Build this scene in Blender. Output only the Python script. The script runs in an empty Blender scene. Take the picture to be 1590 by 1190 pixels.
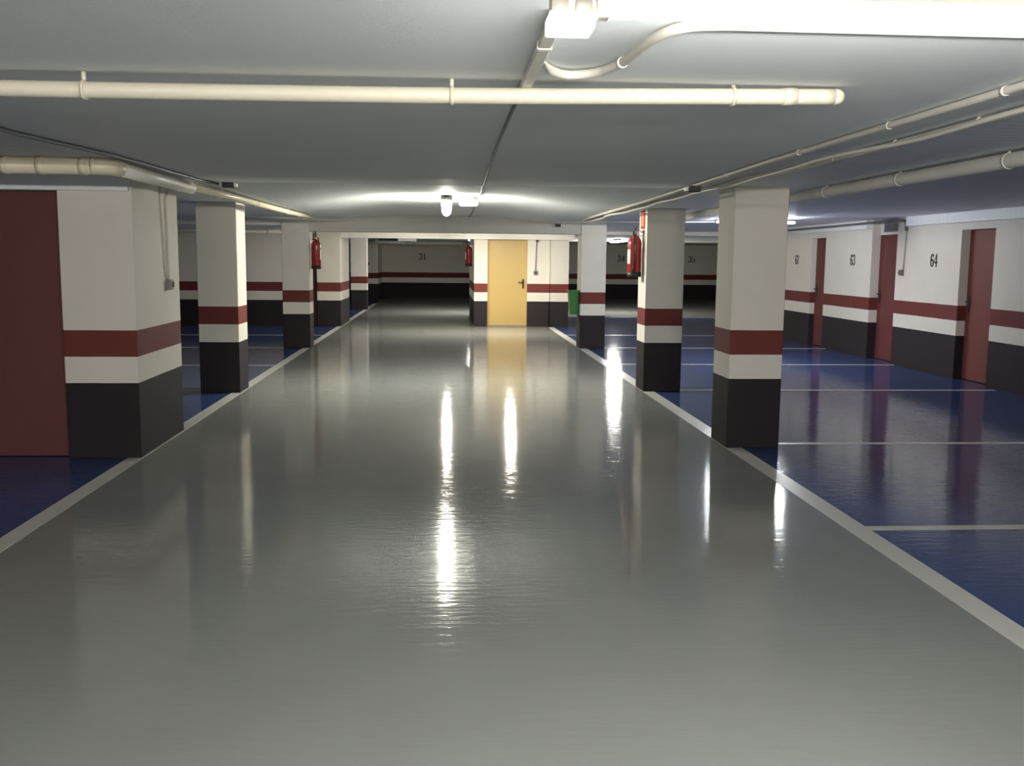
import bpy, bmesh, math, random
from mathutils import Vector, Matrix

random.seed(7)
scene = bpy.context.scene
COL = scene.collection
PI = math.pi

# ------------------------------------------------------------------ camera
F_PX, CX, CY, EYE = 1535.0, 795.0, 595.0, 1.58
ROLL = math.radians(0.55)
PITCH, YAW = math.radians(7.1664), math.radians(3.8774)


def cam_to_world(x, y):
    """direction of the image-plane vector (x right, y down, depth F) in the world"""
    c, s = math.cos(-ROLL), math.sin(-ROLL)
    x, y = x * c - y * s, x * s + y * c
    return x, y


def make_camera():
    cd = bpy.data.cameras.new('camera')
    cd.sensor_fit = 'HORIZONTAL'
    cd.sensor_width = 36.0
    cd.lens = 36.0 * F_PX / 1590.0
    cd.clip_start, cd.clip_end = 0.05, 200
    ob = bpy.data.objects.new('camera', cd)
    COL.objects.link(ob)
    # forward looks along +Y, turned right by YAW, down by PITCH, content rolled clockwise
    fwd = Vector((math.sin(YAW) * math.cos(PITCH), math.cos(YAW) * math.cos(PITCH), -math.sin(PITCH)))
    right0 = Vector((math.cos(YAW), -math.sin(YAW), 0))
    down0 = fwd.cross(right0)
    c, s = math.cos(-ROLL), math.sin(-ROLL)
    right = right0 * c + down0 * s
    down = right0 * (-s) + down0 * c
    m = Matrix((right, -down, -fwd)).transposed().to_4x4()
    m.translation = (0, 0, EYE)
    ob.matrix_world = m
    scene.camera = ob


make_camera()

# ------------------------------------------------------------------ world and exposure
w = bpy.data.worlds.new('world')
scene.world = w
w.use_nodes = True
w.node_tree.nodes['Background'].inputs[0].default_value = (0, 0, 0, 1)
w.node_tree.nodes['Background'].inputs[1].default_value = 0.0
scene.view_settings.view_transform = 'Standard'
scene.view_settings.look = 'None'
scene.view_settings.gamma = 1.0
scene.view_settings.use_curve_mapping = False
scene.view_settings.exposure = 0.0
scene.cycles.max_bounces = 10
scene.cycles.diffuse_bounces = 7
scene.cycles.glossy_bounces = 5
scene.cycles.sample_clamp_indirect = 6.0

# strengths of the lamps' own glow (tubes and opal covers)
L_NEAR, L_MAIN, L_HALL, L_BAY, L_FAR, L_BACK = 440, 145, 200, 520, 200, 370
L_FILL_REAR, L_FILL_SIDE = 2200, 430  # the two added lamps behind the camera

# ------------------------------------------------------------------ materials


def lin(r, g, b):
    def f(c):
        c /= 255.0
        return c / 12.92 if c <= 0.04045 else ((c + 0.055) / 1.055) ** 2.4
    return (f(r), f(g), f(b), 1.0)


def new_mat(name):
    m = bpy.data.materials.new(name)
    m.use_nodes = True
    nt = m.node_tree
    return m, nt, nt.nodes['Principled BSDF']


def node(nt, typ, **kw):
    n = nt.nodes.new(typ)
    for k, v in kw.items():
        setattr(n, k, v)
    return n


def plain(name, col, rough=0.5, metal=0.0, mottle=0.06, scale=6.0, bump=0.0, bscale=120.0):
    m, nt, b = new_mat(name)
    b.inputs['Roughness'].default_value = rough
    b.inputs['Metallic'].default_value = metal
    tc = node(nt, 'ShaderNodeTexCoord')
    ns = node(nt, 'ShaderNodeTexNoise')
    ns.inputs['Scale'].default_value = scale
    ns.inputs['Detail'].default_value = 4
    nt.links.new(tc.outputs['Object'], ns.inputs['Vector'])
    mx = node(nt, 'ShaderNodeMix', data_type='RGBA')
    mx.inputs[6].default_value = tuple(c * (1 - mottle) for c in col[:3]) + (1,)
    mx.inputs[7].default_value = tuple(min(1, c * (1 + mottle)) for c in col[:3]) + (1,)
    nt.links.new(ns.outputs['Fac'], mx.inputs[0])
    nt.links.new(mx.outputs[2], b.inputs['Base Color'])
    if bump:
        n2 = node(nt, 'ShaderNodeTexNoise')
        n2.inputs['Scale'].default_value = bscale
        nt.links.new(tc.outputs['Object'], n2.inputs['Vector'])
        bp = node(nt, 'ShaderNodeBump')
        bp.inputs['Strength'].default_value = bump
        bp.inputs['Distance'].default_value = 0.002
        nt.links.new(n2.outputs['Fac'], bp.inputs['Height'])
        nt.links.new(bp.outputs['Normal'], b.inputs['Normal'])
    return m


def glow(name, col, strength):
    m, nt, b = new_mat(name)
    b.inputs['Base Color'].default_value = (0.8, 0.8, 0.8, 1)
    b.inputs['Emission Color'].default_value = (*col, 1)
    b.inputs['Emission Strength'].default_value = strength
    return m


def banded_paint():
    """white plaster with a brick red stripe, a white stripe and a black dado, by height"""
    m, nt, b = new_mat('banded_plaster')
    geo = node(nt, 'ShaderNodeNewGeometry')
    sep = node(nt, 'ShaderNodeSeparateXYZ')
    nt.links.new(geo.outputs['Position'], sep.inputs[0])
    wob = node(nt, 'ShaderNodeTexNoise')
    wob.inputs['Scale'].default_value = 3.0
    nt.links.new(geo.outputs['Position'], wob.inputs['Vector'])
    ma = node(nt, 'ShaderNodeMath', operation='MULTIPLY_ADD')
    ma.inputs[1].default_value = 0.006
    nt.links.new(wob.outputs['Fac'], ma.inputs[0])
    nt.links.new(sep.outputs['Z'], ma.inputs[2])
    dv = node(nt, 'ShaderNodeMath', operation='DIVIDE')
    dv.inputs[1].default_value = 2.5
    nt.links.new(ma.outputs[0], dv.inputs[0])
    rp = node(nt, 'ShaderNodeValToRGB')
    rp.color_ramp.interpolation = 'CONSTANT'
    white, red, black = lin(222, 217, 207), lin(106, 50, 45), lin(37, 31, 35)
    el = rp.color_ramp.elements
    el[0].position, el[0].color = 0.0, black
    el[1].position, el[1].color = 0.590 / 2.5, white
    for p, c in ((0.798 / 2.5, red), (1.000 / 2.5, white)):
        e = el.new(p)
        e.color = c
    nt.links.new(dv.outputs[0], rp.inputs[0])
    # faint dirt
    n2 = node(nt, 'ShaderNodeTexNoise')
    n2.inputs['Scale'].default_value = 2.2
    n2.inputs['Detail'].default_value = 5
    nt.links.new(geo.outputs['Position'], n2.inputs['Vector'])
    mr = node(nt, 'ShaderNodeMapRange')
    mr.inputs[3].default_value, mr.inputs[4].default_value = 0.93, 1.04
    nt.links.new(n2.outputs['Fac'], mr.inputs[0])
    mx = node(nt, 'ShaderNodeMix', data_type='RGBA', blend_type='MULTIPLY')
    mx.inputs[0].default_value = 1.0
    nt.links.new(rp.outputs[0], mx.inputs[6])
    nt.links.new(mr.outputs[0], mx.inputs[7])
    nt.links.new(mx.outputs[2], b.inputs['Base Color'])
    b.inputs['Roughness'].default_value = 0.75
    b.inputs['Specular IOR Level'].default_value = 0.3
    n3 = node(nt, 'ShaderNodeTexNoise')
    n3.inputs['Scale'].default_value = 90
    nt.links.new(geo.outputs['Position'], n3.inputs['Vector'])
    bp = node(nt, 'ShaderNodeBump')
    bp.inputs['Strength'].default_value = 0.25
    bp.inputs['Distance'].default_value = 0.003
    nt.links.new(n3.outputs['Fac'], bp.inputs['Height'])
    nt.links.new(bp.outputs['Normal'], b.inputs['Normal'])
    return m


def epoxy(name, col, mott=0.10):
    """glossy painted resin floor with a slight orange peel"""
    m, nt, b = new_mat(name)
    geo = node(nt, 'ShaderNodeNewGeometry')
    ns = node(nt, 'ShaderNodeTexNoise')
    ns.inputs['Scale'].default_value = 1.3
    ns.inputs['Detail'].default_value = 6
    nt.links.new(geo.outputs['Position'], ns.inputs['Vector'])
    mx = node(nt, 'ShaderNodeMix', data_type='RGBA')
    mx.inputs[6].default_value = tuple(c * (1 - mott) for c in col[:3]) + (1,)
    mx.inputs[7].default_value = tuple(c * (1 + mott) for c in col[:3]) + (1,)
    nt.links.new(ns.outputs['Fac'], mx.inputs[0])
    nt.links.new(mx.outputs[2], b.inputs['Base Color'])
    b.inputs['Roughness'].default_value = 0.085
    b.inputs['IOR'].default_value = 1.25
    # roller ripples: short along the lane, long across it
    mp_ = node(nt, 'ShaderNodeMapping')
    mp_.inputs['Scale'].default_value = (0.22, 1.0, 1.0)
    nt.links.new(geo.outputs['Position'], mp_.inputs['Vector'])
    n3 = node(nt, 'ShaderNodeTexNoise')
    n3.inputs['Scale'].default_value = 26
    n3.inputs['Detail'].default_value = 3
    nt.links.new(mp_.outputs['Vector'], n3.inputs['Vector'])
    n4 = node(nt, 'ShaderNodeTexNoise')
    n4.inputs['Scale'].default_value = 3.0
    nt.links.new(geo.outputs['Position'], n4.inputs['Vector'])
    bp = node(nt, 'ShaderNodeBump')
    bp.inputs['Strength'].default_value = 0.6
    bp.inputs['Distance'].default_value = 0.0026
    nt.links.new(n3.outputs['Fac'], bp.inputs['Height'])
    bp2 = node(nt, 'ShaderNodeBump')
    bp2.inputs['Strength'].default_value = 0.2
    bp2.inputs['Distance'].default_value = 0.004
    nt.links.new(n4.outputs['Fac'], bp2.inputs['Height'])
    nt.links.new(bp.outputs['Normal'], bp2.inputs['Normal'])
    nt.links.new(bp2.outputs['Normal'], b.inputs['Normal'])
    return m


def ceiling_paint():
    m, nt, b = new_mat('ceiling_paint')
    geo = node(nt, 'ShaderNodeNewGeometry')
    ns = node(nt, 'ShaderNodeTexNoise')
    ns.inputs['Scale'].default_value = 1.6
    ns.inputs['Detail'].default_value = 6
    nt.links.new(geo.outputs['Position'], ns.inputs['Vector'])
    mx = node(nt, 'ShaderNodeMix', data_type='RGBA')
    mx.inputs[6].default_value = (0.76, 0.785, 0.80, 1)
    mx.inputs[7].default_value = (0.82, 0.845, 0.86, 1)
    nt.links.new(ns.outputs['Fac'], mx.inputs[0])
    nt.links.new(mx.outputs[2], b.inputs['Base Color'])
    b.inputs['Roughness'].default_value = 0.6
    # roller texture
    n3 = node(nt, 'ShaderNodeTexNoise')
    n3.inputs['Scale'].default_value = 60
    nt.links.new(geo.outputs['Position'], n3.inputs['Vector'])
    bp = node(nt, 'ShaderNodeBump')
    bp.inputs['Strength'].default_value = 0.3
    bp.inputs['Distance'].default_value = 0.003
    nt.links.new(n3.outputs['Fac'], bp.inputs['Height'])
    # board marks across the parking bays
    sep = node(nt, 'ShaderNodeSeparateXYZ')
    nt.links.new(geo.outputs['Position'], sep.inputs[0])
    ab = node(nt, 'ShaderNodeMath', operation='ABSOLUTE')
    nt.links.new(sep.outputs['X'], ab.inputs[0])
    gt = node(nt, 'ShaderNodeMath', operation='GREATER_THAN')
    gt.inputs[1].default_value = 2.24
    nt.links.new(ab.outputs[0], gt.inputs[0])
    sn = node(nt, 'ShaderNodeMath', operation='MULTIPLY')
    sn.inputs[1].default_value = 2 * PI / 0.11
    nt.links.new(sep.outputs['Y'], sn.inputs[0])
    sn2 = node(nt, 'ShaderNodeMath', operation='SINE')
    nt.links.new(sn.outputs[0], sn2.inputs[0])
    pw = node(nt, 'ShaderNodeMath', operation='MULTIPLY')
    nt.links.new(sn2.outputs[0], pw.inputs[0])
    nt.links.new(gt.outputs[0], pw.inputs[1])
    bp2 = node(nt, 'ShaderNodeBump')
    bp2.inputs['Strength'].default_value = 0.35
    bp2.inputs['Distance'].default_value = 0.004
    nt.links.new(pw.outputs[0], bp2.inputs['Height'])
    nt.links.new(bp.outputs['Normal'], bp2.inputs['Normal'])
    nt.links.new(bp2.outputs['Normal'], b.inputs['Normal'])
    return m


M = {}
M['band'] = banded_paint()
M['ceil'] = ceiling_paint()
M['gray_floor'] = epoxy('gray_epoxy', (0.25, 0.26, 0.245, 1))
M['blue_floor'] = epoxy('blue_epoxy', (0.045, 0.076, 0.20, 1), 0.15)
M['line'] = plain('white_line_paint', lin(205, 205, 198), 0.3)
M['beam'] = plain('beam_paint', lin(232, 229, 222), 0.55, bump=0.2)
M['beam_shade'] = plain('shaded_beam_paint', lin(196, 192, 184), 0.6, bump=0.2)  # darker copy of the beam paint, shade put into the colour
M['pvc'] = plain('cream_pipe', lin(226, 216, 190), 0.38, mottle=0.03)
M['pvc_lane'] = plain('dimmed_lane_pipe', lin(200, 194, 177), 0.45, mottle=0.03)  # darker copy of the cream pipe, toned down against strong lamp light
M['pipe_gray'] = plain('painted_pipe', lin(226, 222, 212), 0.45)
M['conduit'] = plain('painted_conduit', lin(200, 196, 186), 0.4, mottle=0.03)
M['dark_conduit'] = plain('gray_conduit', lin(105, 106, 112), 0.45)
M['white_plastic'] = plain('white_plastic', lin(235, 233, 226), 0.35, mottle=0.02)
M['gray_plastic'] = plain('gray_plastic', lin(120, 118, 112), 0.45)
M['dark_plastic'] = plain('dark_plastic', lin(38, 36, 36), 0.45)
M['door_red'] = plain('red_door_paint', lin(98, 42, 42), 0.65, scale=3)
M['door_brown'] = plain('brown_red_door_paint', lin(108, 52, 42), 0.7, scale=3, mottle=0.12)
M['door_maroon'] = plain('maroon_door_paint', lin(98, 52, 50), 0.6, scale=3)
M['door_yellow'] = plain('yellow_door_paint', lin(188, 160, 98), 0.4, scale=2, mottle=0.05)
M['ext_red'] = plain('extinguisher_red', lin(150, 44, 42), 0.22, mottle=0.03)
M['black'] = plain('black_rubber', lin(26, 24, 24), 0.45)
M['steel'] = plain('steel', (0.5, 0.5, 0.5, 1), 0.3, metal=1.0)
M['brass'] = plain('brass', (0.55, 0.42, 0.18, 1), 0.3, metal=1.0)
M['label'] = plain('cream_label', lin(226, 214, 200), 0.4)
M['sign_red'] = plain('sign_red', lin(196, 74, 44), 0.4)
M['sign_face'] = plain('sign_face', lin(236, 158, 122), 0.4)
M['bin_green'] = plain('bin_green', lin(40, 112, 54), 0.4)
M['digit'] = plain('digit_paint', lin(52, 46, 46), 0.6)
M['duct'] = plain('duct_metal', lin(196, 194, 190), 0.4)
M['vent'] = plain('vent_metal', lin(120, 122, 130), 0.45)
M['glow_near'] = glow('near_tube_glow', (1.0, 0.985, 0.93), L_NEAR)
M['glow_end_added'] = glow('end_box_added_glow', (1.0, 0.99, 0.95), 1.6)  # emission added to burn out the lamp's end box to white
M['glow_main'] = glow('lane_cover_glow', (1.0, 0.98, 0.84), L_MAIN)
M['glow_box_added'] = glow('small_box_added_glow', (1.0, 0.98, 0.86), 8)  # for a box that gives no light itself
M['glow_hall'] = glow('hall_cover_glow', (1.0, 0.93, 0.78), L_HALL)
M['glow_bay'] = glow('bay_tube_glow', (0.93, 0.95, 1.0), L_BAY)
M['glow_far'] = glow('far_cover_glow', (1.0, 0.97, 0.9), L_FAR)
M['glow_back'] = glow('back_cover_glow', (1.0, 0.95, 0.88), L_BACK)
M['glow_fill_side'] = glow('side_fill_glow', (1.0, 0.95, 0.87), L_FILL_SIDE)
M['glow_fill_rear'] = glow('rear_fill_glow', (1.0, 0.96, 0.88), L_FILL_REAR)

# ------------------------------------------------------------------ mesh helpers


def bx(bm, x0, x1, y0, y1, z0, z1, bevel=0.0, seg=2, mi=0):
    v = [bm.verts.new((x, y, z)) for z in (z0, z1) for y in (y0, y1) for x in (x0, x1)]
    fs = [bm.faces.new([v[i] for i in q]) for q in
          ((0, 2, 3, 1), (4, 5, 7, 6), (0, 1, 5, 4), (1, 3, 7, 5), (3, 2, 6, 7), (2, 0, 4, 6))]
    for f in fs:
        f.material_index = mi
    if bevel:
        es = list({e for f in fs for e in f.edges})
        r = bmesh.ops.bevel(bm, geom=es, offset=bevel, segments=seg, profile=0.5, affect='EDGES')
        for f in r['faces']:
            f.smooth = True
            f.material_index = mi


def lathe(bm, prof, n=32, c=(0, 0, 0), axis='Z'):
    """prof: list of (radius, height)"""
    def P(r, h, a):
        x, y = r * math.cos(a), r * math.sin(a)
        if axis == 'Z':
            p = (x, y, h)
        elif axis == 'X':
            p = (h, x, y)
        else:
            p = (x, h, y)
        return Vector(p) + Vector(c)
    rings = []
    for r, h in prof:
        if r < 1e-6:
            rings.append([bm.verts.new(P(0, h, 0))])
        else:
            rings.append([bm.verts.new(P(r, h, 2 * PI * k / n)) for k in range(n)])
    for a, b in zip(rings, rings[1:]):
        for k in range(n):
            j = (k + 1) % n
            if len(a) == 1 and len(b) == 1:
                continue
            if len(a) == 1:
                f = bm.faces.new((a[0], b[k], b[j]))
            elif len(b) == 1:
                f = bm.faces.new((a[k], b[0], a[j]))
            else:
                f = bm.faces.new((a[k], b[k], b[j], a[j]))
            f.smooth = True
    for ring in (rings[0], rings[-1]):
        if len(ring) > 1:
            bm.faces.new(ring)


def spline(pts, n=8):
    """Catmull-Rom through pts"""
    pts = [Vector(p) for p in pts]
    if len(pts) < 3:
        return pts
    out = []
    for i in range(len(pts) - 1):
        p0 = pts[max(i - 1, 0)]
        p1, p2 = pts[i], pts[i + 1]
        p3 = pts[min(i + 2, len(pts) - 1)]
        for k in range(n):
            t = k / n
            out.append(0.5 * ((2 * p1) + (-p0 + p2) * t + (2 * p0 - 5 * p1 + 4 * p2 - p3) * t * t + (-p0 + 3 * p1 - 3 * p2 + p3) * t ** 3))
    out.append(pts[-1])
    return out


def tube(bm, pts, r, n=14, caps=True):
    pts = [Vector(p) for p in pts]
    rr = r if isinstance(r, (list, tuple)) else [r] * len(pts)
    rings = []
    up = None
    for i, p in enumerate(pts):
        if i == 0:
            t = pts[1] - p
        elif i == len(pts) - 1:
            t = p - pts[i - 1]
        else:
            t = (pts[i + 1] - p).normalized() + (p - pts[i - 1]).normalized()
        t.normalize()
        if up is None:
            up = Vector((0, 0, 1)) if abs(t.z) < 0.9 else Vector((1, 0, 0))
        s = t.cross(up)
        s.normalize()
        up = s.cross(t)
        rings.append([bm.verts.new(p + (s * math.cos(2 * PI * k / n) + up * math.sin(2 * PI * k / n)) * rr[i]) for k in range(n)])
    for a, b in zip(rings, rings[1:]):
        for k in range(n):
            j = (k + 1) % n
            f = bm.faces.new((a[k], a[j], b[j], b[k]))
            f.smooth = True
    if caps:
        bm.faces.new(list(reversed(rings[0])))
        bm.faces.new(rings[-1])


def ring(bm, p, d, r0, width, n=20):
    """a collar of radius r0 and given width round point p along direction d"""
    p, d = Vector(p), Vector(d).normalized()
    tube(bm, [p - d * width / 2, p + d * width / 2], r0, n)


def obj(name, bm, mat, parent=None, loc=None):
    bmesh.ops.recalc_face_normals(bm, faces=bm.faces)
    me = bpy.data.meshes.new(name)
    bm.to_mesh(me)
    bm.free()
    for m in (mat if isinstance(mat, (list, tuple)) else [mat]):
        me.materials.append(m)
    o = bpy.data.objects.new(name, me)
    COL.objects.link(o)
    if parent:
        o.parent = parent
    if loc:
        o.location = loc
    return o


def tag(o, label=None, cat=None, group=None, kind=None):
    if label:
        o['label'] = label
    if cat:
        o['category'] = cat
    if group:
        o['group'] = group
    if kind:
        o['kind'] = kind
    return o


def thing(name, label, cat, loc=(0, 0, 0), rz=0.0, group=None, kind='thing'):
    o = bpy.data.objects.new(name, None)
    o.empty_display_size = 0.1
    COL.objects.link(o)
    o.location = loc
    o.rotation_euler = (0, 0, rz)
    return tag(o, label, cat, group, kind)


def box_obj(name, b, mat, parent=None, bevel=0.0):
    bm = bmesh.new()
    bx(bm, *b, bevel=bevel)
    return obj(name, bm, mat, parent)


def recentre(o, base):
    """move the origin of a mesh thing to its base point without moving the mesh"""
    o.data.transform(Matrix.Translation(-Vector(base)))
    o.location = base
    return o


# ------------------------------------------------------------------ floor
X_IN, X_OUT = 2.38, 2.52          # lane line, inner and outer edge
bm = bmesh.new()
xs = [-9.2, -2.44, 2.44, 7.3, 14.2]
ys = [-6.2, 23.0, 27.2, 40.2]
for i in range(len(xs) - 1):
    for j in range(len(ys) - 1):
        blue = (xs[i + 1] <= -2.4 and ys[j] < 40) or (xs[i] > 2.4 and xs[i + 1] < 8 and ys[j] < 27)
        q = [(xs[i], ys[j]), (xs[i + 1], ys[j]), (xs[i + 1], ys[j + 1]), (xs[i], ys[j + 1])]
        f = bm.faces.new([bm.verts.new((*p, 0)) for p in q])
        f.material_index = 1 if blue else 0
bmesh.ops.remove_doubles(bm, verts=bm.verts, dist=1e-4)
floor = obj('floor', bm, [M['gray_floor'], M['blue_floor']])
tag(floor, kind='structure')


def floor_line(name, pts4):
    bm = bmesh.new()
    lo = [bm.verts.new((x, y, 0.0005)) for x, y in pts4]
    hi = [bm.verts.new((x, y, 0.0022)) for x, y in pts4]
    bm.faces.new(hi)
    bm.faces.new(list(reversed(lo)))
    for k in range(4):
        j = (k + 1) % 4
        bm.faces.new((lo[k], lo[j], hi[j], hi[k]))
    return obj(name, bm, M['line'], floor)


floor_line('lane_line', [(X_IN, -3), (X_OUT, -3), (X_OUT, 22.9), (X_IN, 22.9)])
floor_line('lane_line', [(-2.485, -3), (-2.365, -3), (-2.365, 34.5), (-2.485, 34.5)])
for yy, x1, wd in ((2.6, 6.9, .085), (5.6, 6.9, .085), (8.32, 6.9, .075), (11.86, 6.88, .07), (14.83, 6.94, .07), (17.63, 6.94, .07), (20.6, 6.94, .07)):
    floor_line('bay_line', [(X_OUT, yy - wd / 2), (x1, yy - wd / 2), (x1, yy + wd / 2), (X_OUT, yy + wd / 2)])
for yy in (11.82, 14.56, 17.44, 20.25):
    floor_line('bay_line', [(-6.9, yy - .035), (-2.485, yy - .035), (-2.485, yy + .035), (-6.9, yy + .035)])
floor_line('bay_line', [(4.6, 27.16), (7.6, 27.16), (7.6, 27.24), (4.6, 27.24)])

# ------------------------------------------------------------------ ceiling


def ceil_z(x, y):
    """main slab at 2.19 m, rising slightly to the bay wall, with a raised lane panel past y = 8.5"""
    z = 2.19
    if 2.9 < x:
        z += 0.07 * min(1, (x - 2.9) / 4.05) * max(0, min(1, (23 - y) / 3))
    t = max(0.0, min(1.0, (2.1 - abs(x)) / 1.5))
    lane = t * t * (3 - 2 * t)
    if 8.504 < y < 17.9:
        z += lane * (0.12 + 0.03 * math.exp(-((y - 12.75) / 0.95) ** 2) - 0.012 * math.exp(-((y - 9.9) / 0.8) ** 2))
    if 8.474 < y < 8.486 and abs(x) < 2.25:
        z += 0.012
    return z


bm = bmesh.new()
gx = [-9.2, -5, -3, -2.4, -2.2, -2.1, -1.9, -1.7, -1.5, -1.3, -1.1, -0.9, -0.7, -0.5, 0, 0.5, 0.7, 0.9, 1.1, 1.3, 1.5, 1.7, 1.9, 2.1, 2.2, 2.4, 2.9, 4, 5.5, 6.95, 7.3, 10, 14.2]
gy = [-6.2 + 0.7 * k for k in range(21)] + [8.47, 8.475, 8.485, 8.49, 8.50, 8.505] + [8.7 + 0.12 * k for k in range(62)] + [16.5, 17.0, 17.6, 17.89, 17.91] + [18.5 + 1.085 * k for k in range(21)]
gy = sorted(set(round(v, 3) for v in gy))
grid = [[bm.verts.new((x, y, ceil_z(x, y))) for x in gx] for y in gy]
for a, b in zip(grid, grid[1:]):
    for k in range(len(gx) - 1):
        f = bm.faces.new((a[k], b[k], b[k + 1], a[k + 1]))
        f.smooth = not (8.46 < a[k].co.y < 8.51 or a[k].co.y > 17.8)
ceil = obj('ceiling', bm, M['ceil'])
tag(ceil, kind='structure')
if ceil.data.polygons[0].normal.z > 0:
    ceil.data.flip_normals()
sol = ceil.modifiers.new('thickness', 'SOLIDIFY')
sol.thickness = 0.2
sol.offset = -1.0

# ------------------------------------------------------------------ walls
TOP = 2.34


def wall(name, boxes, mat='band'):
    bm = bmesh.new()
    for b in boxes:
        bx(bm, *b)
    return tag(obj(name, bm, M[mat]), kind='structure')


DA, DB, DC = (12.22, 13.05), (14.97, 15.88), (17.86, 18.54)
wall_right = wall('wall_right', [
    (6.95, 7.25, -6, DA[0], 0, TOP), (6.95, 7.25, DA[0], DA[1], 2.025, TOP), (7.14, 7.25, DA[0], DA[1], 0, 2.025),
    (6.95, 7.25, DA[1], DB[0], 0, TOP), (7.14, 7.25, DB[0], DB[1], 0, TOP),
    (6.95, 7.25, DB[1], DC[0], 0, TOP), (6.95, 7.25, DC[0], DC[1], 2.015, TOP), (7.14, 7.25, DC[0], DC[1], 0, 2.015),
    (6.95, 7.25, DC[1], 24.0, 0, TOP)])
wall_back = wall('wall_back', [(-9.0, 14.0, 40.0, 40.2, 0, TOP)])
wall('wall_right_far', [(7.25, 14.0, 23.8, 24.0, 0, TOP), (14.0, 14.2, 23.8, 40.2, 0, TOP)])
wall('wall_left', [(-9.2, -9.0, -6, 40.2, 0, TOP)])
wall('wall_front', [(-9.2, 7.25, -6.2, -6.0, 0, TOP)])
wall('wall_left_rear', [(-9.0, -3.62, 23.0, 23.2, 0, TOP), (-3.62, -2.95, 23.0, 23.2, 2.0, TOP), (-3.62, -2.95, 23.16, 23.2, 0, 2.0)])
wall('wall_left_near', [(-9.0, -3.98, 7.86, 8.1, 0, TOP), (-3.98, -2.938, 7.86, 8.1, 2.06, TOP), (-3.98, -2.938, 8.04, 8.1, 0, 2.06)])
wall_mid = wall('wall_stairwell', [
    (0.66, 0.97, 23.1, 27.6, 0, TOP), (1.90, 2.87, 23.1, 27.6, 0, TOP),
    (0.97, 1.90, 23.1, 27.6, 2.035, TOP), (0.97, 1.90, 23.24, 27.6, 0, 2.035)])

# beams
def beam(name, b, mat='beam'):
    return tag(box_obj(name, b, M[mat], bevel=0.002), kind='structure')


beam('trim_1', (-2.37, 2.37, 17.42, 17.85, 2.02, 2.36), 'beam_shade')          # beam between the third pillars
beam('trim_2', (-2.39, 2.98, 22.98, 23.3, 2.02, 2.25))           # beam over the door wall
beam('trim_3', (-9.0, -2.82, 17.42, 17.85, 2.115, 2.25))         # shallow beam over the left bays
beam('trim_4', (-9.0, -2.39, 7.74, 7.798, 2.06, 2.25), 'ceil')    # lintel over the maroon door
beam('trim_5', (2.84, 6.95, 21.8, 22.2, 2.12, 2.3))
beam('trim_6', (2.98, 13.9, 30.5, 30.9, 2.13, 2.25))
beam('trim_7', (6.87, 6.955, -5, 14.55, 2.12, 2.3), 'ceil')      # cornice on the right wall
beam('trim_8', (6.87, 6.955, 15.95, 23.9, 2.12, 2.3), 'ceil')
beam('trim_9', (-9.0, 0.66, 37.9, 38.2, 2.08, 2.25))

# stencilled bay numbers, thick strokes by a broad level nib
GLYPH = {
    '6': [([(.50, .80), (.47, .93), (.33, 1.0), (.20, .90), (.13, .68), (.11, .42), (.14, .18), (.22, .04), (.32, 0), (.43, .05), (.50, .2), (.50, .36), (.42, .52), (.32, .57), (.18, .45)], .15)],
    '2': [([(.09, .74), (.12, .90), (.28, 1.0), (.44, .90), (.47, .72), (.38, .50), (.20, .28), (.08, .08)], .14), ([(.08, .06), (.48, .06), (.52, .2)], .10)],
    '3': [([(.09, .78), (.13, .93), (.28, 1.0), (.43, .9), (.45, .74), (.38, .58), (.26, .53), (.40, .48), (.48, .3), (.44, .1), (.28, 0), (.12, .07), (.08, .22)], .14)],
    '4': [([(.42, 1.0), (.28, .75), (.06, .33)], .06), ([(.06, .36), (.3, .36), (.56, .36)], .05), ([(.06, .31), (.3, .31), (.56, .31)], .05), ([(.10, .27), (.3, .27), (.54, .27)], .05), ([(.42, 1.0), (.42, .5), (.42, 0)], .15), ([(.30, .02), (.42, .02), (.54, .02)], .05)],
    '5': [([(.13, .98), (.48, .98)], .10), ([(.14, 1.0), (.12, .75), (.10, .52)], .07), ([(.10, .52), (.26, .62), (.42, .55), (.48, .32), (.42, .08), (.27, 0), (.12, .06), (.08, .2)], .14)],
    '1': [([(.16, .82), (.28, .95), (.30, 1.0)], .08), ([(.30, 1.0), (.30, .5), (.30, 0)], .15), ([(.16, .02), (.30, .02), (.44, .02)], .06)],
}


def number(text, height, put, parent):
    """put(u, v, d): maps across / up / out-from-wall metres to the world"""
    bm = bmesh.new()
    ox = -0.3 * len(text) * height
    for ch in text:
        for pts, nib in GLYPH[ch]:
            pp = spline([(p[0], p[1], 0) for p in pts], 5)
            prev = None
            for p in pp:
                cx, cz = ox + p.x * height, (p.y - 0.5) * height
                hw, hh = nib * height / 2, 0.022 * height
                cur = [(cx - hw, cz - hh), (cx + hw, cz - hh), (cx + hw, cz + hh), (cx - hw, cz + hh)]
                if prev:
                    # hull of two little level nib rectangles
                    up = cur[0][1] >= prev[0][1]
                    lo_, hi_ = (prev, cur) if up else (cur, prev)
                    right = hi_[0][0] >= lo_[0][0]
                    if right:
                        hull = [lo_[0], lo_[1], hi_[1], hi_[2], hi_[3], lo_[3]]
                    else:
                        hull = [lo_[0], lo_[1], lo_[2], hi_[2], hi_[3], hi_[0]]
                    f1 = [bm.verts.new(put(a, b, 0.003)) for a, b in hull]
                    bm.faces.new(f1)
                    f0 = [bm.verts.new(put(a, b, 0.0005)) for a, b in hull]
                    bm.faces.new(list(reversed(f0)))
                    for k in range(6):
                        j = (k + 1) % 6
                        bm.faces.new((f0[k], f0[j], f1[j], f1[k]))
                prev = cur
        ox += 0.62 * height
    return obj('bay_number', bm, M['digit'], parent)


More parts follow.
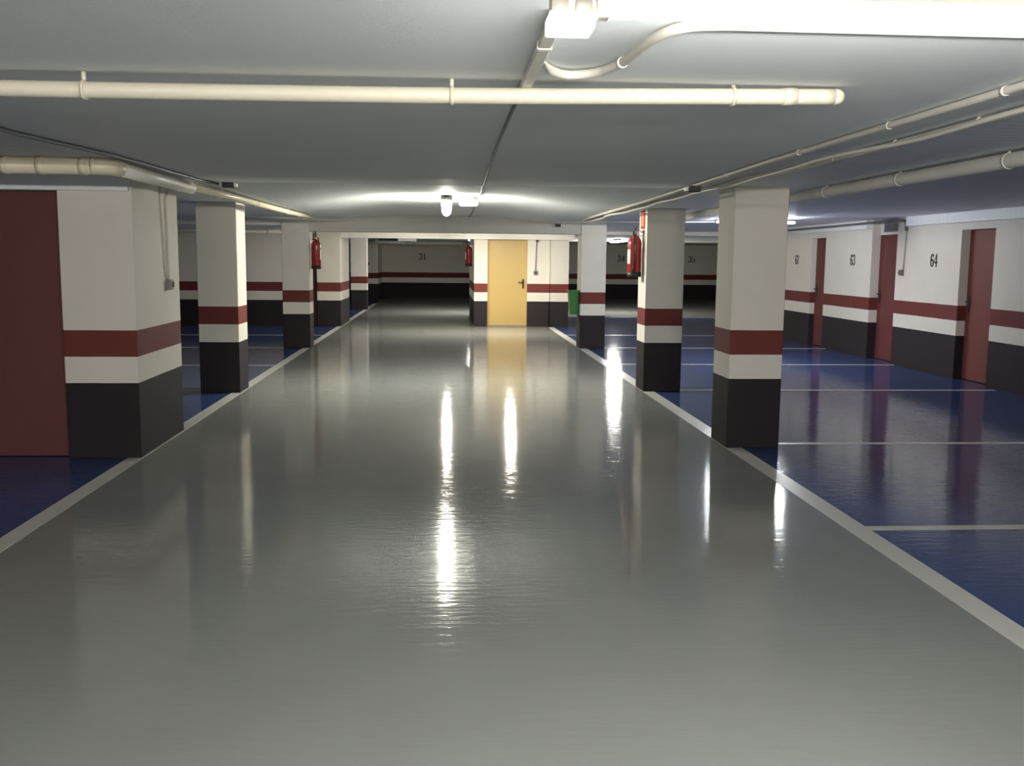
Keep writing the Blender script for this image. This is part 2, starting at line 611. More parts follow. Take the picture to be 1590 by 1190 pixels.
for txt, yy in (('62', 19.33), ('63', 16.62), ('64', 13.78)):
    number(txt, 0.175, lambda u, v, d, yy=yy: (6.95 - d, yy - u, 1.615 + v), wall_right)
for txt, xx in (('31', -0.92), ('34', 7.1), ('35', 10.0)):
    number(txt, 0.24, lambda u, v, d, xx=xx: (xx + u, 40.0 - d, 1.63 + v), wall_back)

# ------------------------------------------------------------------ doors


def lever(parent, loc, axis, reach, side):
    """lever handle with a long back plate; axis is the outward direction, side the way the lever points"""
    a, s = Vector(axis), Vector(side)
    bm = bmesh.new()
    c = Vector(loc)
    p0 = c - Vector((abs(s.x), abs(s.y), 0)) * 0.022 - Vector((0, 0, 0.11))
    p1 = c + Vector((abs(s.x), abs(s.y), 0)) * 0.022 + Vector((0, 0, 0.11)) + a * 0.01
    lo = [min(p0[i], p1[i]) for i in range(3)]
    hi = [max(p0[i], p1[i]) for i in range(3)]
    bx(bm, lo[0], hi[0], lo[1], hi[1], lo[2], hi[2], bevel=0.003)
    q = c + Vector((0, 0, 0.035))
    tube(bm, spline([q, q + a * 0.045, q + a * 0.055 + s * 0.015, q + a * 0.055 + s * reach], 6), 0.0105, 10)
    return obj('door_handle', bm, M['black'], parent)


def door(name, b, mat, label, handle=None):
    o = box_obj(name, b, M[mat], bevel=0.004)
    tag(o, label, 'door', kind='structure')
    if handle:
        lever(o, *handle)
    return o


d1 = door('door_1', (0.975, 1.895, 23.2, 23.24, 0.02, 2.03), 'door_yellow', 'yellow metal door with a black lever handle in the white wall',
          ((1.81, 23.2, 1.0), (0, -1, 0), 0.12, (-1, 0, 0)))
box_obj('threshold', (0.97, 1.90, 23.11, 23.24, 0.0, 0.02), M['gray_plastic'], d1)
bm = bmesh.new()
bx(bm, 0.97, 0.982, 23.17, 23.2, 0.02, 2.035)
bx(bm, 1.888, 1.90, 23.17, 23.2, 0.02, 2.035)
bx(bm, 0.982, 1.888, 23.17, 23.2, 2.02, 2.035)
obj('door_frame', bm, M['door_yellow'], d1)
d2 = door('door_2', (7.07, 7.11, DA[0] + .004, DA[1] - .004, 0.008, 2.02), 'door_brown', 'brownish red recessed door beside bay number 64',
          ((7.07, DA[1] - .09, 1.03), (-1, 0, 0), 0.11, (0, -1, 0)))
d3 = door('door_3', (7.09, 7.13, DB[0] + .004, DB[1] - .004, 0.008, 2.02), 'door_red', 'dark red recessed door under a gray vent grille',
          ((7.09, DB[1] - .09, 1.03), (-1, 0, 0), 0.11, (0, -1, 0)))
d4 = door('door_4', (7.04, 7.08, DC[0] + .004, DC[1] - .004, 0.008, 2.01), 'door_red', 'dark red recessed door between bay numbers 62 and 63',
          ((7.04, DC[1] - .09, 1.03), (-1, 0, 0), 0.11, (0, -1, 0)))
d5 = door('door_5', (-3.975, -2.945, 7.875, 7.93, 0.006, 2.055), 'door_maroon', 'tall maroon door beside the wide pillar')
d6 = door('door_6', (-3.61, -2.955, 23.06, 23.1, 0.006, 1.995), 'door_maroon', 'dark red door half hidden behind a pillar, under the extinguisher')

# infill panel and grille over door 3
box_obj('door_header', (7.09, 7.14, DB[0], DB[1], 2.022, 2.29), M['beam'], d3)
g = thing('vent_grille', 'gray slatted vent grille above the middle red door', 'vent', (7.06, 15.35, 2.06))
bm = bmesh.new()
for (y0, y1, z0, z1) in ((-.33, .33, 0, .015), (-.33, .33, .125, .14), (-.33, -.31, .015, .125), (.31, .33, .015, .125)):
    bx(bm, -.012, .03, y0, y1, z0, z1)
obj('grille_frame', bm, M['vent'], g)
bm = bmesh.new()
for k in range(15):
    y = -.29 + k * .0415
    bx(bm, -.006, .028, y - .009, y + .009, .013, .127)
obj('slat', bm, M['vent'], g)
box_obj('backing', (.026, .03, -.31, .31, .012, .128), M['dark_plastic'], g)

# ------------------------------------------------------------------ pillars


def pillar(x0, x1, y0, y1, label):
    z1 = min(ceil_z(x, y) for x in (x0, x1) for y in (y0, y1)) - 0.001
    bm = bmesh.new()
    bx(bm, x0, x1, y0, y1, 0.0, z1, bevel=0.008)
    o = obj('pillar', bm, M['band'])
    recentre(o, ((x0 + x1) / 2, (y0 + y1) / 2, 0))
    return tag(o, label, 'pillar', 'banded pillars along the lane', 'thing')


pillar(-2.935, -2.38, 7.80, 9.08, 'wide white banded pillar beside the maroon door, with the switch box on its side')
pillar(-2.835, -2.38, 11.58, 12.08, 'white banded pillar with a brightly lit side, second along the wide pillar row')
pillar(-2.815, -2.35, 17.38, 17.85, 'white banded pillar with a fire extinguisher, beside the dark red door')
pillar(-2.935, -2.40, 22.93, 25.0, 'deep white banded pillar at the end of the blue bays, under the lit beam')
pillar(-2.87, -2.38, 30.35, 30.8, 'shaded white banded pillar deep in the back hall')
pillar(-2.93, -2.53, 37.6, 39.998, 'wall-end pillar in the corner of the back hall')
pillar(2.38, 2.835, 8.13, 8.62, 'large white banded pillar at the lane edge, with bare sides')
pillar(2.38, 2.84, 11.72, 12.18, 'white banded pillar with a red extinguisher and red sign')
pillar(2.38, 2.83, 17.45, 17.9, 'white banded pillar with the green bin on its side')

# ------------------------------------------------------------------ pipes and cables


def pipe_thing(name, pts, r, mat, label, cat, clips=(), clip_r=None, group=None, clip_mat=None, clip_w=0.02, ceil_at=2.19):
    base = Vector(pts[0])
    bm = bmesh.new()
    tube(bm, [Vector(p) - base for p in pts], r, 16)
    o = obj(name, bm, mat, loc=base)
    tag(o, label, cat, group, 'thing')
    for c in clips:
        c = Vector(c)
        # nearest point and direction on the path
        best = min(range(len(pts) - 1), key=lambda i: ((Vector(pts[i]) + Vector(pts[i + 1])) / 2 - c).length)
        a, b = Vector(pts[best]), Vector(pts[best + 1])
        d = (b - a).normalized()
        q = a + d * (c - a).dot(d)
        bm = bmesh.new()
        rr = (clip_r or (r if not isinstance(r, (list, tuple)) else r[best]) * 1.18)
        ring(bm, q - base, d, rr, clip_w)
        top = ceil_at - 0.002
        if top - q.z > rr * 0.5:
            tube(bm, [q - base + Vector((0, 0, rr * 0.6)), Vector((q.x, q.y, top)) - base], min(0.008, rr * .5), 8)
        obj('pipe_clip', bm, clip_mat or mat, o)
    return o


mp = pipe_thing('ceiling_pipe', spline([(-2.6, 3.50, 2.128), (-1.2, 3.50, 2.129), (0.0, 3.49, 2.133), (0.8, 3.49, 2.146), (1.36, 3.49, 2.156)], 8), 0.0275, M['pvc_lane'],
                'long cream pipe crossing the lane under the ceiling, behind the lit tube lamp', 'pipe',
                clips=[(-1.21, 3.5, 2.13), (0.02, 3.5, 2.13), (1.0, 3.5, 2.15)], clip_w=0.012)
bm = bmesh.new()
ring(bm, (0, 0, 0), (1, 0, 0.04), 0.030, 0.05)
o = obj('pipe_socket', bm, M['pvc_lane'], mp)
o.location = Vector((1.20, 3.49, 2.1535)) - mp.location
bm = bmesh.new()
lathe(bm, [(0.0, 0.0), (0.0275, 0.0), (0.0275, 0.012), (0.025, 0.022), (0.018, 0.031), (0.009, 0.036), (0, 0.037)], 20, axis='X')
o = obj('pipe_end', bm, M['pvc_lane'], mp)
o.location = Vector((1.36, 3.49, 2.156)) - mp.location

# drain pipe over the left bay
dp = thing('drain_pipe', 'fat cream drain pipe with a round cleanout cap and an elbow, above the maroon door', 'pipe', (-2.25, 6.5, 2.132))
bm = bmesh.new()
tube(bm, [(-2.2, 0, 0), (0.03, 0, 0)], 0.051, 20)
obj('pipe_body', bm, M['pvc'], dp)
bm = bmesh.new()
tube(bm, spline([(0.03, 0, 0), (0.09, 0.01, 0.0), (0.135, 0.05, 0.0), (0.15, 0.13, 0.0)], 6), 0.053, 20)
obj('elbow', bm, M['pvc'], dp)
for cx in (-0.5, -0.28, -0.02):
    bm = bmesh.new()
    ring(bm, (cx, 0, 0), (1, 0, 0), 0.0555, 0.045)
    obj('collar', bm, M['pvc'], dp)
bm = bmesh.new()
lathe(bm, [(0.0, -0.115), (0.030, -0.115), (0.033, -0.108), (0.046, -0.108), (0.049, -0.10), (0.049, -0.072), (0.044, -0.07), (0.044, 0.0), (0, 0)], 24, c=(-0.865, 0, 0), axis='Y')
obj('cleanout_cap', bm, M['pvc'], dp)
bm = bmesh.new()
tube(bm, [(0.15, 0.13, 0), (0.15, 1.0, 0), (0.15, 1.95, 0.0)], 0.048, 20)
obj('pipe_run', bm, M['pipe_gray'], dp)
bm = bmesh.new()
tube(bm, [(0.15, 1.95, 0), (0.16, 2.0, 0.01)], [0.05, 0.032], 20)
obj('reducer', bm, M['pipe_gray'], dp)
pipe_thing('ceiling_pipe', [(-2.09, 8.50, 2.142), (-2.04, 10.2, 2.145), (-2.03, 11.8, 2.145), (-2.0, 13.7, 2.15), (-1.97, 14.8, 2.155)], 0.029, M['pvc'],
           'pale pipe running along the lane edge from the drain pipe, lit beside the bright pillar', 'pipe',
           clips=[(-2.04, 9.4, 2.145), (-2.03, 11.0, 2.145), (-2.0, 13.0, 2.15)], clip_w=0.015)
pipe_thing('ceiling_pipe', [(3.02, -2, 2.135), (3.06, 5.0, 2.135), (3.06, 8.0, 2.135), (3.06, 14.0, 2.14)], 0.043, M['pipe_gray'],
           'fat pale pipe over the blue bays, running behind the large bare pillar', 'pipe',
           clips=[(3.06, 5.3, 2.135), (3.06, 6.6, 2.135), (3.06, 7.9, 2.135)], clip_r=0.0455, clip_w=0.02)
pipe_thing('ceiling_pipe', [(-8.9, 22.9, 2.14), (-3.0, 22.9, 2.14)], 0.042, M['pipe_gray'],
           'gray pipe along the top of the dim wall behind the blue bays', 'pipe', clips=[(-5.5, 22.9, 2.14), (-4.0, 22.9, 2.14)])

# three lines of conduit over the right lane line
pipe_thing('conduit', [(1.93, -2, 2.172), (1.93, 3.3, 2.172), (1.925, 5.9, 2.172), (1.975, 8.0, 2.172), (2.03, 10.3, 2.173), (2.05, 14.1, 2.173), (2.05, 15.2, 2.173)], 0.0145, M['conduit'],
           'pale straight conduit innermost of the three above the lane line', 'conduit', clips=[(1.93, y, 2.17) for y in (3.4, 4.3, 5.4, 6.9)], clip_w=0.02, group='conduits over the lane line')
pts = [(2.09, -2, 2.135)]
for k in range(57):
    y = 1 + k * 0.25
    pts.append((2.085 + 0.025 * math.sin(y * 1.9) + 0.014 * math.sin(y * 4.3 + 1), y, 2.134 + 0.004 * math.sin(y * 2.6)))
pipe_thing('cable', spline(pts, 3), 0.011, M['conduit'], 'slack pale cable wandering between the two conduits over the lane line', 'cable', group='conduits over the lane line')
pts = [(2.26, -2, 2.166)] + [(2.235 + 0.012 * math.sin(y * 1.3), y, 2.166) for y in [1 + 0.4 * k for k in range(14)]] + [(2.16, 7.0, 2.166), (2.15, 8.2, 2.166), (2.17, 11, 2.168), (2.17, 15.4, 2.170)]
pipe_thing('conduit', spline(pts, 3), 0.0155, M['conduit'], 'pale conduit outermost of the three, touching the tops of the pillars by the lane line', 'conduit',
           clips=[(2.235, y, 2.166) for y in (3.2, 4.1, 4.9, 5.7)], group='conduits over the lane line')
# lines over the left lane edge
pipe_thing('conduit', [(-2.145, -2, 2.176), (-2.14, 5.2, 2.176), (-2.02, 6.1, 2.176), (-1.985, 6.7, 2.176), (-1.96, 8.1, 2.176), (-1.90, 8.55, 2.176)], 0.012, M['dark_conduit'],
           'dark thin conduit along the lane edge above the drain pipe elbow', 'conduit')
pts = [(-4.6, 15.5), (-3.2, 15.5), (-2.5, 15.7), (-2.1, 16.2), (-1.7, 16.75), (-1.2, 17.1), (-0.7, 17.2), (0.0, 17.2), (0.7, 17.2), (1.2, 17.1), (1.7, 16.7), (2.1, 16.1), (2.4, 15.9), (3.2, 15.9), (4.4, 15.9)]
pipe_thing('cable', spline([(x, y, min(ceil_z(x, y) - 0.013, 2.272)) for x, y in pts], 6), 0.009, M['conduit'],
           'thin pale cable sagging across the lane in front of the beam', 'cable')

# trunking and cable down the middle of the lane
tr = thing('cable_trunking', 'short white trunking strip from the lamp end box to the cream pipe', 'trunking', (0.275, 2.50, 2.163))
bm = bmesh.new()
bx(bm, -.018, .018, 0.0, 1.18, 0, .025, bevel=0.003)
obj('channel', bm, M['conduit'], tr)
for yy in (0.34, 1.16):
    bm = bmesh.new()
    bx(bm, -.021, .021, yy, yy + .03, -.003, .024, bevel=0.003)
    obj('end_clip', bm, M['white_plastic'], tr)
pts = [(x, y, ceil_z(x, y) - 0.0085) for x, y in ((0.275, 3.66), (0.272, 4.3), (0.28, 5.7), (0.30, 7.35), (0.315, 8.3))]
pts += [(0.318, 8.46, 2.1815)]
pipe_thing('cable', spline(pts, 5), 0.0068, M['dark_conduit'], 'thin dark cable on the low ceiling, from the cream pipe to the ceiling step', 'cable')
pts = [(x, y, ceil_z(x, y) - 0.0095) for x, y in ((0.33, 8.54), (0.34, 9.0), (0.36, 9.9), (0.39, 11.0), (0.38, 11.8), (0.34, 12.05))]
pipe_thing('cable', spline(pts, 5), 0.0068, M['dark_conduit'], 'thin dark cable on the raised ceiling by the small square box', 'cable')
pipe_thing('cable', spline([(0.33, 12.5, 2.322), (0.36, 13.2, 2.315), (0.40, 14.0, 2.298), (0.42, 16.2, 2.297), (0.40, 17.41, 2.297)], 5), 0.009, M['dark_conduit'],
           'dark cable from the small square box to the beam', 'cable')

# bent conduit beside the near lamp
pts = spline([(0.305, 3.13, 2.182), (0.322, 3.18, 2.175), (0.345, 3.23, 2.172), (0.40, 3.27, 2.170), (0.485, 3.215, 2.172), (0.53, 3.07, 2.172), (0.545, 2.90, 2.172), (0.56, 2.72, 2.172), (0.60, 2.60, 2.172), (0.68, 2.555, 2.172), (0.9, 2.55, 2.172), (1.7, 2.55, 2.172)], 7)
bc = pipe_thing('bent_conduit', pts, [min(0.0145, 0.0025 + 0.0011 * i) for i in range(len(pts))], M['conduit'], 'curved pale conduit swinging in an S from behind the lit tube lamp', 'conduit')
bm = bmesh.new()
ring(bm, Vector((0.532, 3.06, 2.172)) - bc.location, (0.1, -1, 0), 0.0165, 0.022)
obj('coupling', bm, M['white_plastic'], bc)

# small junction boxes on the ceiling


def junction(loc, label, rz=0.0, s=1.0):
    t = thing('junction_box', label, 'junction box', loc, rz, 'junction boxes on the ceiling')
    bm = bmesh.new()
    bx(bm, -.055 * s, .04 * s, -.04 * s, .04 * s, -.036 * s, 0.012, bevel=0.004)
    obj('box_body', bm, M['dark_plastic'], t)
    bm = bmesh.new()
    bx(bm, .041 * s, .062 * s, -.035 * s, .035 * s, -.03 * s, 0.0, bevel=0.004)
    obj('box_cap', bm, M['white_plastic'], t)
    return t


junction((-1.82, 8.62, 2.188), 'small dark box with a white end on the ceiling beside the wide pillar')
junction((1.955, 7.86, 2.155), 'small dark box on the conduits in front of the large bare pillar', PI)
junction((1.965, 17.40, 2.175), 'tiny dark box on the face of the beam', 0.0, 1.0)

# switch on the wide pillar with its two conduits
sw = thing('switch_box', 'gray switch box on the side of the wide pillar', 'switch', (-2.378, 8.68, 1.29))
bm = bmesh.new()
bx(bm, 0, .045, -.045, .045, 0, .085, bevel=0.006)
obj('switch_body', bm, M['gray_plastic'], sw)
bm = bmesh.new()
bx(bm, .045, .054, -.005, .03, .02, .068, bevel=0.004)
obj('rocker', bm, M['dark_plastic'], sw)
pipe_thing('switch_conduit', [(-2.37, 8.65, 1.378), (-2.37, 8.62, 1.45), (-2.37, 8.56, 2.0), (-2.37, 8.53, 2.18)], 0.008, M['conduit'],
           'straight thin conduit rising from the gray switch box on the wide pillar', 'conduit', clips=[(-2.37, 8.63, 1.5), (-2.37, 8.60, 1.9)], clip_w=0.015, ceil_at=0)
pipe_thing('switch_conduit', spline([(-2.37, 8.71, 1.378), (-2.37, 8.71, 1.6), (-2.37, 8.70, 2.0), (-2.37, 8.72, 2.08), (-2.37, 8.78, 2.13), (-2.35, 8.80, 2.185)], 6), 0.008, M['conduit'],
           'thin conduit with a bent top rising from the gray switch box on the wide pillar', 'conduit', clips=[(-2.37, 8.68, 1.85)], clip_w=0.015, ceil_at=0)

# switch on the right wall
sw = thing('switch_box', 'gray switch box on the wall between the middle red door and number 64', 'switch', (6.95, 14.74, 1.385))
bm = bmesh.new()
bx(bm, -.045, 0, -.05, .05, 0, .085, bevel=0.006)
obj('switch_body', bm, M['gray_plastic'], sw)
bm = bmesh.new()
bx(bm, -.053, -.045, -.012, .03, .02, .066, bevel=0.004)
obj('rocker', bm, M['dark_plastic'], sw)
pipe_thing('switch_conduit', [(6.936, 14.70, 1.47), (6.936, 14.66, 2.06)], 0.010, M['conduit'],
           'thin pale conduit dropping to the switch by number 64', 'conduit')
pipe_thing('wall_conduit', spline([(6.93, 14.655, 2.055), (6.92, 14.65, 2.16), (6.90, 14.66, 2.20), (6.86, 14.75, 2.215), (6.84, 15.1, 2.215), (6.84, 15.8, 2.21), (6.84, 17.5, 2.2), (6.84, 20.0, 2.195)], 5), 0.020, M['dark_conduit'],
           'dark gray conduit with an elbow along the wall top above the red doors', 'conduit')

# fittings on the wall with the yellow door
sw = thing('switch_box', 'small dark switch beside the yellow door', 'switch', (2.09, 23.1, 1.22))
bm = bmesh.new()
bx(bm, -.045, .045, -.045, 0, 0, .09, bevel=0.006)
obj('switch_body', bm, M['gray_plastic'], sw)
bm = bmesh.new()
bx(bm, -.022, .022, -.053, -.045, .02, .07, bevel=0.004)
obj('rocker', bm, M['dark_plastic'], sw)
pipe_thing('switch_conduit', [(2.09, 23.088, 1.31), (2.11, 23.088, 1.98)], 0.011, M['dark_conduit'], 'thin gray conduit rising from the switch beside the yellow door', 'conduit')
t = thing('alarm_sensor', 'small dark sensor high on the wall beside the yellow door', 'sensor', (2.12, 23.1, 1.975))
bm = bmesh.new()
bx(bm, -.035, .035, -.05, 0, 0, .05, bevel=0.01)
obj('sensor_body', bm, M['gray_plastic'], t)
bm = bmesh.new()
lathe(bm, [(0, -.062), (.014, -.06), (.018, -.05), (.018, -.048), (0, -.048)], 14, c=(0, 0, .025), axis='Y')
obj('sensor_lens', bm, M['dark_plastic'], t)
pipe_thing('wall_conduit', [(2.415, 23.09, 0.0), (2.415, 23.09, 2.02)], 0.013, M['band'], 'vertical painted conduit striped like the wall beside the yellow door', 'conduit')
sw = thing('switch_box', 'tiny switch at the edge of the corner wall-end in the back hall', 'switch', (-2.88, 37.6, 1.30))
bm = bmesh.new()
bx(bm, -.045, .045, -.04, 0, 0, .1, bevel=0.006)
obj('switch_body', bm, M['gray_plastic'], sw)

# ducts in the back hall
def duct(b, label, mat='duct'):
    x0, x1, y0, y1, z0, z1 = b
    t = thing('air_duct', label, 'duct', ((x0 + x1) / 2, (y0 + y1) / 2, z0), group='ducts in the back hall')
    hx, hy, h = (x1 - x0) / 2, (y1 - y0) / 2, z1 - z0
    bm = bmesh.new()
    bx(bm, -hx, hx, -hy, hy, 0, h, bevel=0.01)
    obj('duct_body', bm, M[mat], t)
    for e in (-1, 1):
        bm = bmesh.new()
        bx(bm, e * hx - .015, e * hx + .015, -hy - .015, hy + .015, -.015, h, bevel=0.004)
        obj('duct_flange', bm, M[mat], t)


duct((-2.42, -1.45, 34.8, 35.3, 2.06, 2.188), 'long low white duct under the ceiling of the back hall')
duct((-1.48, -0.95, 31.6, 32.4, 2.10, 2.188), 'short white duct box under the ceiling of the back hall')
t = thing('ceiling_vent', 'dark vent box on the ceiling of the back hall beside the white ducts', 'vent', (-1.85, 32.4, 2.12))
bm = bmesh.new()
bx(bm, -.3, .3, -.3, .3, 0, .07, bevel=0.006)
obj('vent_body', bm, M['dark_plastic'], t)
bm = bmesh.new()
for k in range(7):
    bx(bm, -.27, .27, -.27 + k * .08, -.23 + k * .08, -.012, 0)
obj('slat', bm, M['vent'], t)

# ------------------------------------------------------------------ lamps


def batten(loc, rz, length, label, glow_mat, tubes=((0, -.047),), group=None):
    """bare tube batten; local X runs along the lamp, top at z = 0"""
    t = thing('tube_lamp', label, 'lamp', loc, rz, group)
    hl = length / 2
    bm = bmesh.new()
    bx(bm, -hl, hl, -.028, .028, -.03, 0.0, bevel=0.005)
    obj('lamp_housing', bm, M['white_plastic'], t)
    for ty, tz in tubes:
        for e in (-1, 1):
            bm = bmesh.new()
            bx(bm, e * (hl - .012) - .012, e * (hl - .012) + .012, ty - .016, ty + .016, tz - .015, -.02, bevel=0.003)
            obj('lamp_holder', bm, M['white_plastic'], t)
        bm = bmesh.new()
        tube(bm, [(-hl + .024, ty, tz), (hl - .024, ty, tz)], .0135, 14)
        obj('tube', bm, M[glow_mat], t)
    return t


def cover_lamp(loc, rz, length, label, glow_mat, gap=0.05, wd=.115, ht=.085, group='covered lamps'):
    """damp-proof lamp with an opal cover; local X along the lamp, ceiling at z = 0"""
    t = thing('covered_lamp', label, 'lamp', loc, rz, group)
    hl = length / 2
    if gap > 0.004:
        for e in (-.35, .35):
            bm = bmesh.new()
            bx(bm, e * length - .012, e * length + .012, -.03, .03, -gap - .002, 0.0, bevel=0.003)
            obj('lamp_bracket', bm, M['gray_plastic'], t)
    bm = bmesh.new()
    bx(bm, -hl, hl, -wd / 2, wd / 2, -gap - .03, -gap, bevel=0.006)
    obj('lamp_housing', bm, M['gray_plastic'], t)
    # opal cover: half-round trough closed at both ends
    bm = bmesh.new()
    n = 12
    secs = []
    for sx, k in ((-hl + .012, .72), (-hl + .004, .95), (-hl + .03, 1), (hl - .03, 1), (hl - .004, .95), (hl - .012, .72)):
        pass
    for sx, k in ((-hl, .80), (-hl + .02, 1.0), (hl - .02, 1.0), (hl, .80)):
        row = []
        for i in range(n + 1):
            a = PI * i / n
            row.append(bm.verts.new((sx, -math.cos(a) * wd * .48 * k, -gap - .03 - (math.sin(a) ** .6) * (ht - .03) * k)))
        secs.append(row)
    for a, b in zip(secs, secs[1:]):
        for i in range(n):
            f = bm.faces.new((a[i], a[i + 1], b[i + 1], b[i]))
            f.smooth = True
    bm.faces.new(secs[0])
    bm.faces.new(secs[-1])
    obj('lamp_cover', bm, M[glow_mat], t)
    return t


near = batten((0.90, 1.834, 2.074), 0, 1.26, 'glaring bare tube lamp hung across the lane, with a white end box given an added glow', 'glow_near',
              tubes=((0.0, -.05),))
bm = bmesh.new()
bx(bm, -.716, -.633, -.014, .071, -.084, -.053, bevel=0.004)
obj('brightened_end_box', bm, M['glow_end_added'], near)
bm = bmesh.new()
tube(bm, [(-.71, .016, -.037), (-.68, .016, -.037)], .014, 14)
tube(bm, [(-.665, .016, -.037), (-.635, .016, -.037)], .011, 14)
bx(bm, -.71, -.625, .036, .056, -.054, -.009, bevel=0.003)
obj('cable_gland', bm, M['conduit'], near)
for hx in (-.45, .45):
    bm = bmesh.new()
    tube(bm, [(hx, 0, -.002), (hx, 0, .115)], .006, 8)
    obj('hanger', bm, M['steel'], near)
bm = bmesh.new()
tube(bm, spline([(-.67, .046, -.012), (-.66, .136, .02), (-.64, .436, .08), (-.625, .676, .098)], 6), .005, 8)
obj('feed_cable', bm, M['conduit'], near)

cover_lamp((0.01, 12.45, 2.322), PI / 2, 1.25, 'bright hanging lamp with an opal cover over the middle of the lane', 'glow_main', gap=0.035, wd=.13, ht=.165)
cover_lamp((0.28, 12.3, 2.335), 0.15, 0.22, 'small white square box with an added glow, close beside the hanging lane lamp', 'glow_box_added', gap=0.02, wd=.12, ht=.10)  # unlit white box; weak glow added for the lamplight falling on it
cover_lamp((0.03, 21.0, 2.19), PI / 2, 1.2, 'lamp hidden behind the beam, between the two facing pillars of the back row', 'glow_hall', gap=0.0, ht=.075)
cover_lamp((1.40, 21.0, 2.19), PI / 2, 1.2, 'lamp hidden behind the beam, in front of the yellow door', 'glow_hall', gap=0.0, ht=.075)
bl = batten((4.72, 15.0, 2.215), 0, 1.26, 'glaring tube lamp over the blue bays, partly behind the large bare pillar', 'glow_bay')
cover_lamp((5.07, 29.3, 2.19), PI / 2, 1.2, 'far oval looking lamp over the bays near bay number 34', 'glow_far', gap=0.03, wd=.26, ht=.07)
cover_lamp((0.73, 29.0, 2.19), PI / 2, 1.2, 'far bright lamp just past the corner of the yellow door wall', 'glow_back', gap=0.02, ht=.08)
for rx, ry, gm, lab in ((-1.75, -0.8, 'glow_fill_side', 'added fill tube lamp behind the viewpoint, beside the lane line'), (0.6, -4.2, 'glow_fill_rear', 'added fill tube lamp behind the viewpoint, toward the end wall')):  # unseen lamps, added behind the camera to brighten the pillar fronts
    rl = batten((rx, ry, 2.06), 0, 1.26, lab, gm)
    for hx in (-.45, .45):
        bm = bmesh.new()
        tube(bm, [(hx, 0, -.002), (hx, 0, .129)], .006, 8)
        obj('hanger', bm, M['steel'], rl)

# ------------------------------------------------------------------ fire extinguishers


def extinguisher(loc, rz, label):
    """local +X points away from the pillar; z = 0 is the foot"""
    t = thing('fire_extinguisher', label, 'fire extinguisher', loc, rz, 'fire extinguishers on the pillars')
    r = .083
    bm = bmesh.new()
    lathe(bm, [(0, .03), (r * .9, .03), (r, .045), (r, .40), (r * .97, .425), (r * .82, .46), (r * .52, .485), (.026, .50), (.024, .515), (0, .515)], 36, c=(.1, 0, 0))
    obj('cylinder_body', bm, M['ext_red'], t)
    bm = bmesh.new()
    lathe(bm, [(0, 0), (r * .94, 0), (r * 1.03, .006), (r * 1.03, .058), (r * .9, .062), (0, .062)], 36, c=(.1, 0, 0))
    obj('base_ring', bm, M['black'], t)
    bm = bmesh.new()
    lathe(bm, [(0, .512), (.022, .512), (.024, .525), (.018, .535), (.018, .555), (0, .555)], 16, c=(.1, 0, 0))
    tube(bm, [(.1, -.03, .54), (.1, .035, .54)], .011, 10)
    obj('valve', bm, M['brass'], t)
    bm = bmesh.new()
    tube(bm, spline([(.10, -.005, .555), (.085, -.035, .568), (.075, -.075, .562), (.07, -.105, .545)], 5), .0075, 8)
    tube(bm, spline([(.10, 0, .56), (.085, -.03, .592), (.07, -.07, .606), (.06, -.115, .604)], 5), .0075, 8)
    obj('lever', bm, M['black'], t)
    bm = bmesh.new()
    lathe(bm, [(0, .035), (.015, .035), (.017, .04), (.017, .052), (0, .054)], 14, c=(.1, 0, .54), axis='Y')
    obj('pressure_gauge', bm, M['steel'], t)
    bm = bmesh.new()
    tube(bm, spline([(.11, .03, .54), (.13, .075, .53), (.135, .105, .46), (.13, .108, .36), (.125, .105, .24), (.125, .098, .14)], 7), .0105, 10)
    lathe(bm, [(0, .06), (.017, .06), (.013, .11), (.011, .15), (0, .15)], 12, c=(.125, .098, 0))
    obj('hose', bm, M['black'], t)
    bm = bmesh.new()
    rows = []
    for z in (.16, .33):
        rows.append([bm.verts.new((.1 + (r + .0012) * math.cos(a), (r + .0012) * math.sin(a), z)) for a in [math.radians(-32 + 7.5 * k) for k in range(11)]])
    for k in range(10):
        f = bm.faces.new((rows[0][k], rows[0][k + 1], rows[1][k + 1], rows[1][k]))
        f.smooth = True
    tag(obj('instruction_label', bm, M['label'], t), 'pale paper label')
    bm = bmesh.new()
    bx(bm, 0, .008, -.02, .02, .36, .52, bevel=0.002)
    bx(bm, .006, .085, -.012, .012, .488, .498)
    obj('wall_bracket', bm, M['steel'], t)
    return t


def copy_tree(src):
    c = src.copy()
    COL.objects.link(c)
    for ch in list(src.children):
        k = ch.copy()
        COL.objects.link(k)
        k.parent = c
    return c


e1 = extinguisher((2.378, 11.93, 1.375), PI, 'red fire extinguisher below the red sign, on the pillar by the blue bays')
e2 = copy_tree(e1)
e2.location, e2.rotation_euler = (-2.348, 17.52, 1.37), (0, 0, 0)
e2['label'] = 'dark red fire extinguisher on the pillar beside the dark red door'
e3 = copy_tree(e1)
e3.location, e3.rotation_euler = (0.658, 24.3, 1.385), (0, 0, PI)
e3['label'] = 'red fire extinguisher on the corner of the yellow door wall, under the far lamp'

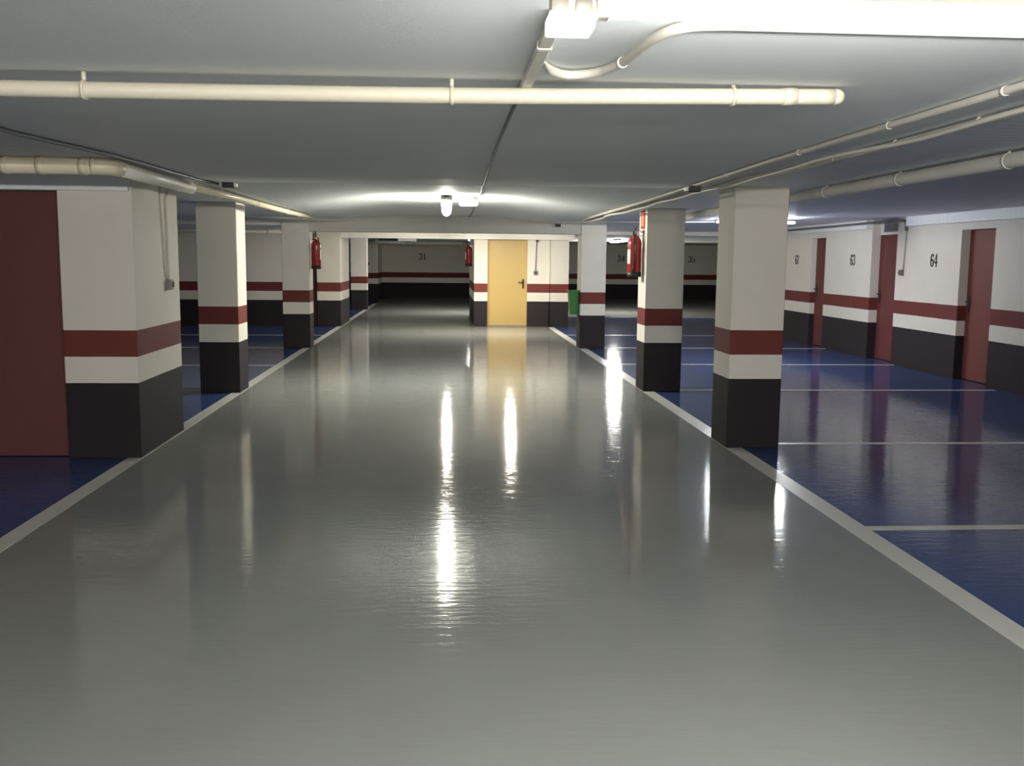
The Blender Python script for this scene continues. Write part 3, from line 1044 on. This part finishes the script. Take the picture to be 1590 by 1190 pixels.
# sign above the extinguisher on the pillar
sg = thing('fire_sign', 'narrow red framed sign above the extinguisher on the pillar', 'sign', (2.378, 11.95, 1.955))
bm = bmesh.new()
bx(bm, -.006, 0, -.11, .11, 0, .215, bevel=0.002)
obj('sign_plate', bm, M['sign_red'], sg)
bm = bmesh.new()
bx(bm, -.0085, -.006, -.07, .07, .03, .185)
obj('sign_field', bm, M['sign_face'], sg)
t = thing('wall_hook', 'small dark bracket under the red sign', 'bracket', (2.378, 11.87, 1.90))
bm = bmesh.new()
bx(bm, -.02, 0, -.02, .02, 0, .035, bevel=0.003)
tube(bm, [(-.02, 0, .012), (-.045, 0, .012), (-.045, 0, .028)], .005, 8)
obj('hook_plate', bm, M['gray_plastic'], t)

# green bin on the pillar
gb = thing('waste_bin', 'green plastic bin hung on the side of the pillar before the yellow door wall', 'bin', (2.3795, 17.66, 0.60))
bm = bmesh.new()
h = .42
lo = [(-.155, -.125), (-.012, -.125), (-.012, .125), (-.155, .125)]
hi = [(-.185, -.15), (-.010, -.15), (-.010, .15), (-.185, .15)]
v0 = [bm.verts.new((*p, 0)) for p in lo]
v1 = [bm.verts.new((*p, h)) for p in hi]
bm.faces.new(list(reversed(v0)))
for k in range(4):
    j = (k + 1) % 4
    bm.faces.new((v0[k], v0[j], v1[j], v1[k]))
v2 = [bm.verts.new((p[0] * .93 - .004, p[1] * .93, h)) for p in hi]
v3 = [bm.verts.new((p[0] * .93 - .004, p[1] * .9, .03)) for p in lo]
for k in range(4):
    j = (k + 1) % 4
    bm.faces.new((v1[k], v1[j], v2[j], v2[k]))
    bm.faces.new((v2[k], v2[j], v3[j], v3[k]))
bm.faces.new(v3)
bmesh.ops.bevel(bm, geom=[e for e in bm.edges if abs(e.verts[0].co.z - e.verts[1].co.z) > .2], offset=.012, segments=3, affect='EDGES', profile=.5)
obj('bin_body', bm, M['bin_green'], gb)
bm = bmesh.new()
for (x0, x1, y0, y1) in ((-.198, -.18, -.16, .16), (-.015, 0, -.16, .16), (-.18, -.015, -.16, -.145), (-.18, -.015, .145, .16)):
    bx(bm, x0, x1, y0, y1, h - .012, h + .014, bevel=0.003)
obj('bin_rim', bm, M['bin_green'], gb)
box_obj('wall_bracket', (-.013, .001, -.05, .05, .22, .34), M['gray_plastic'], gb)
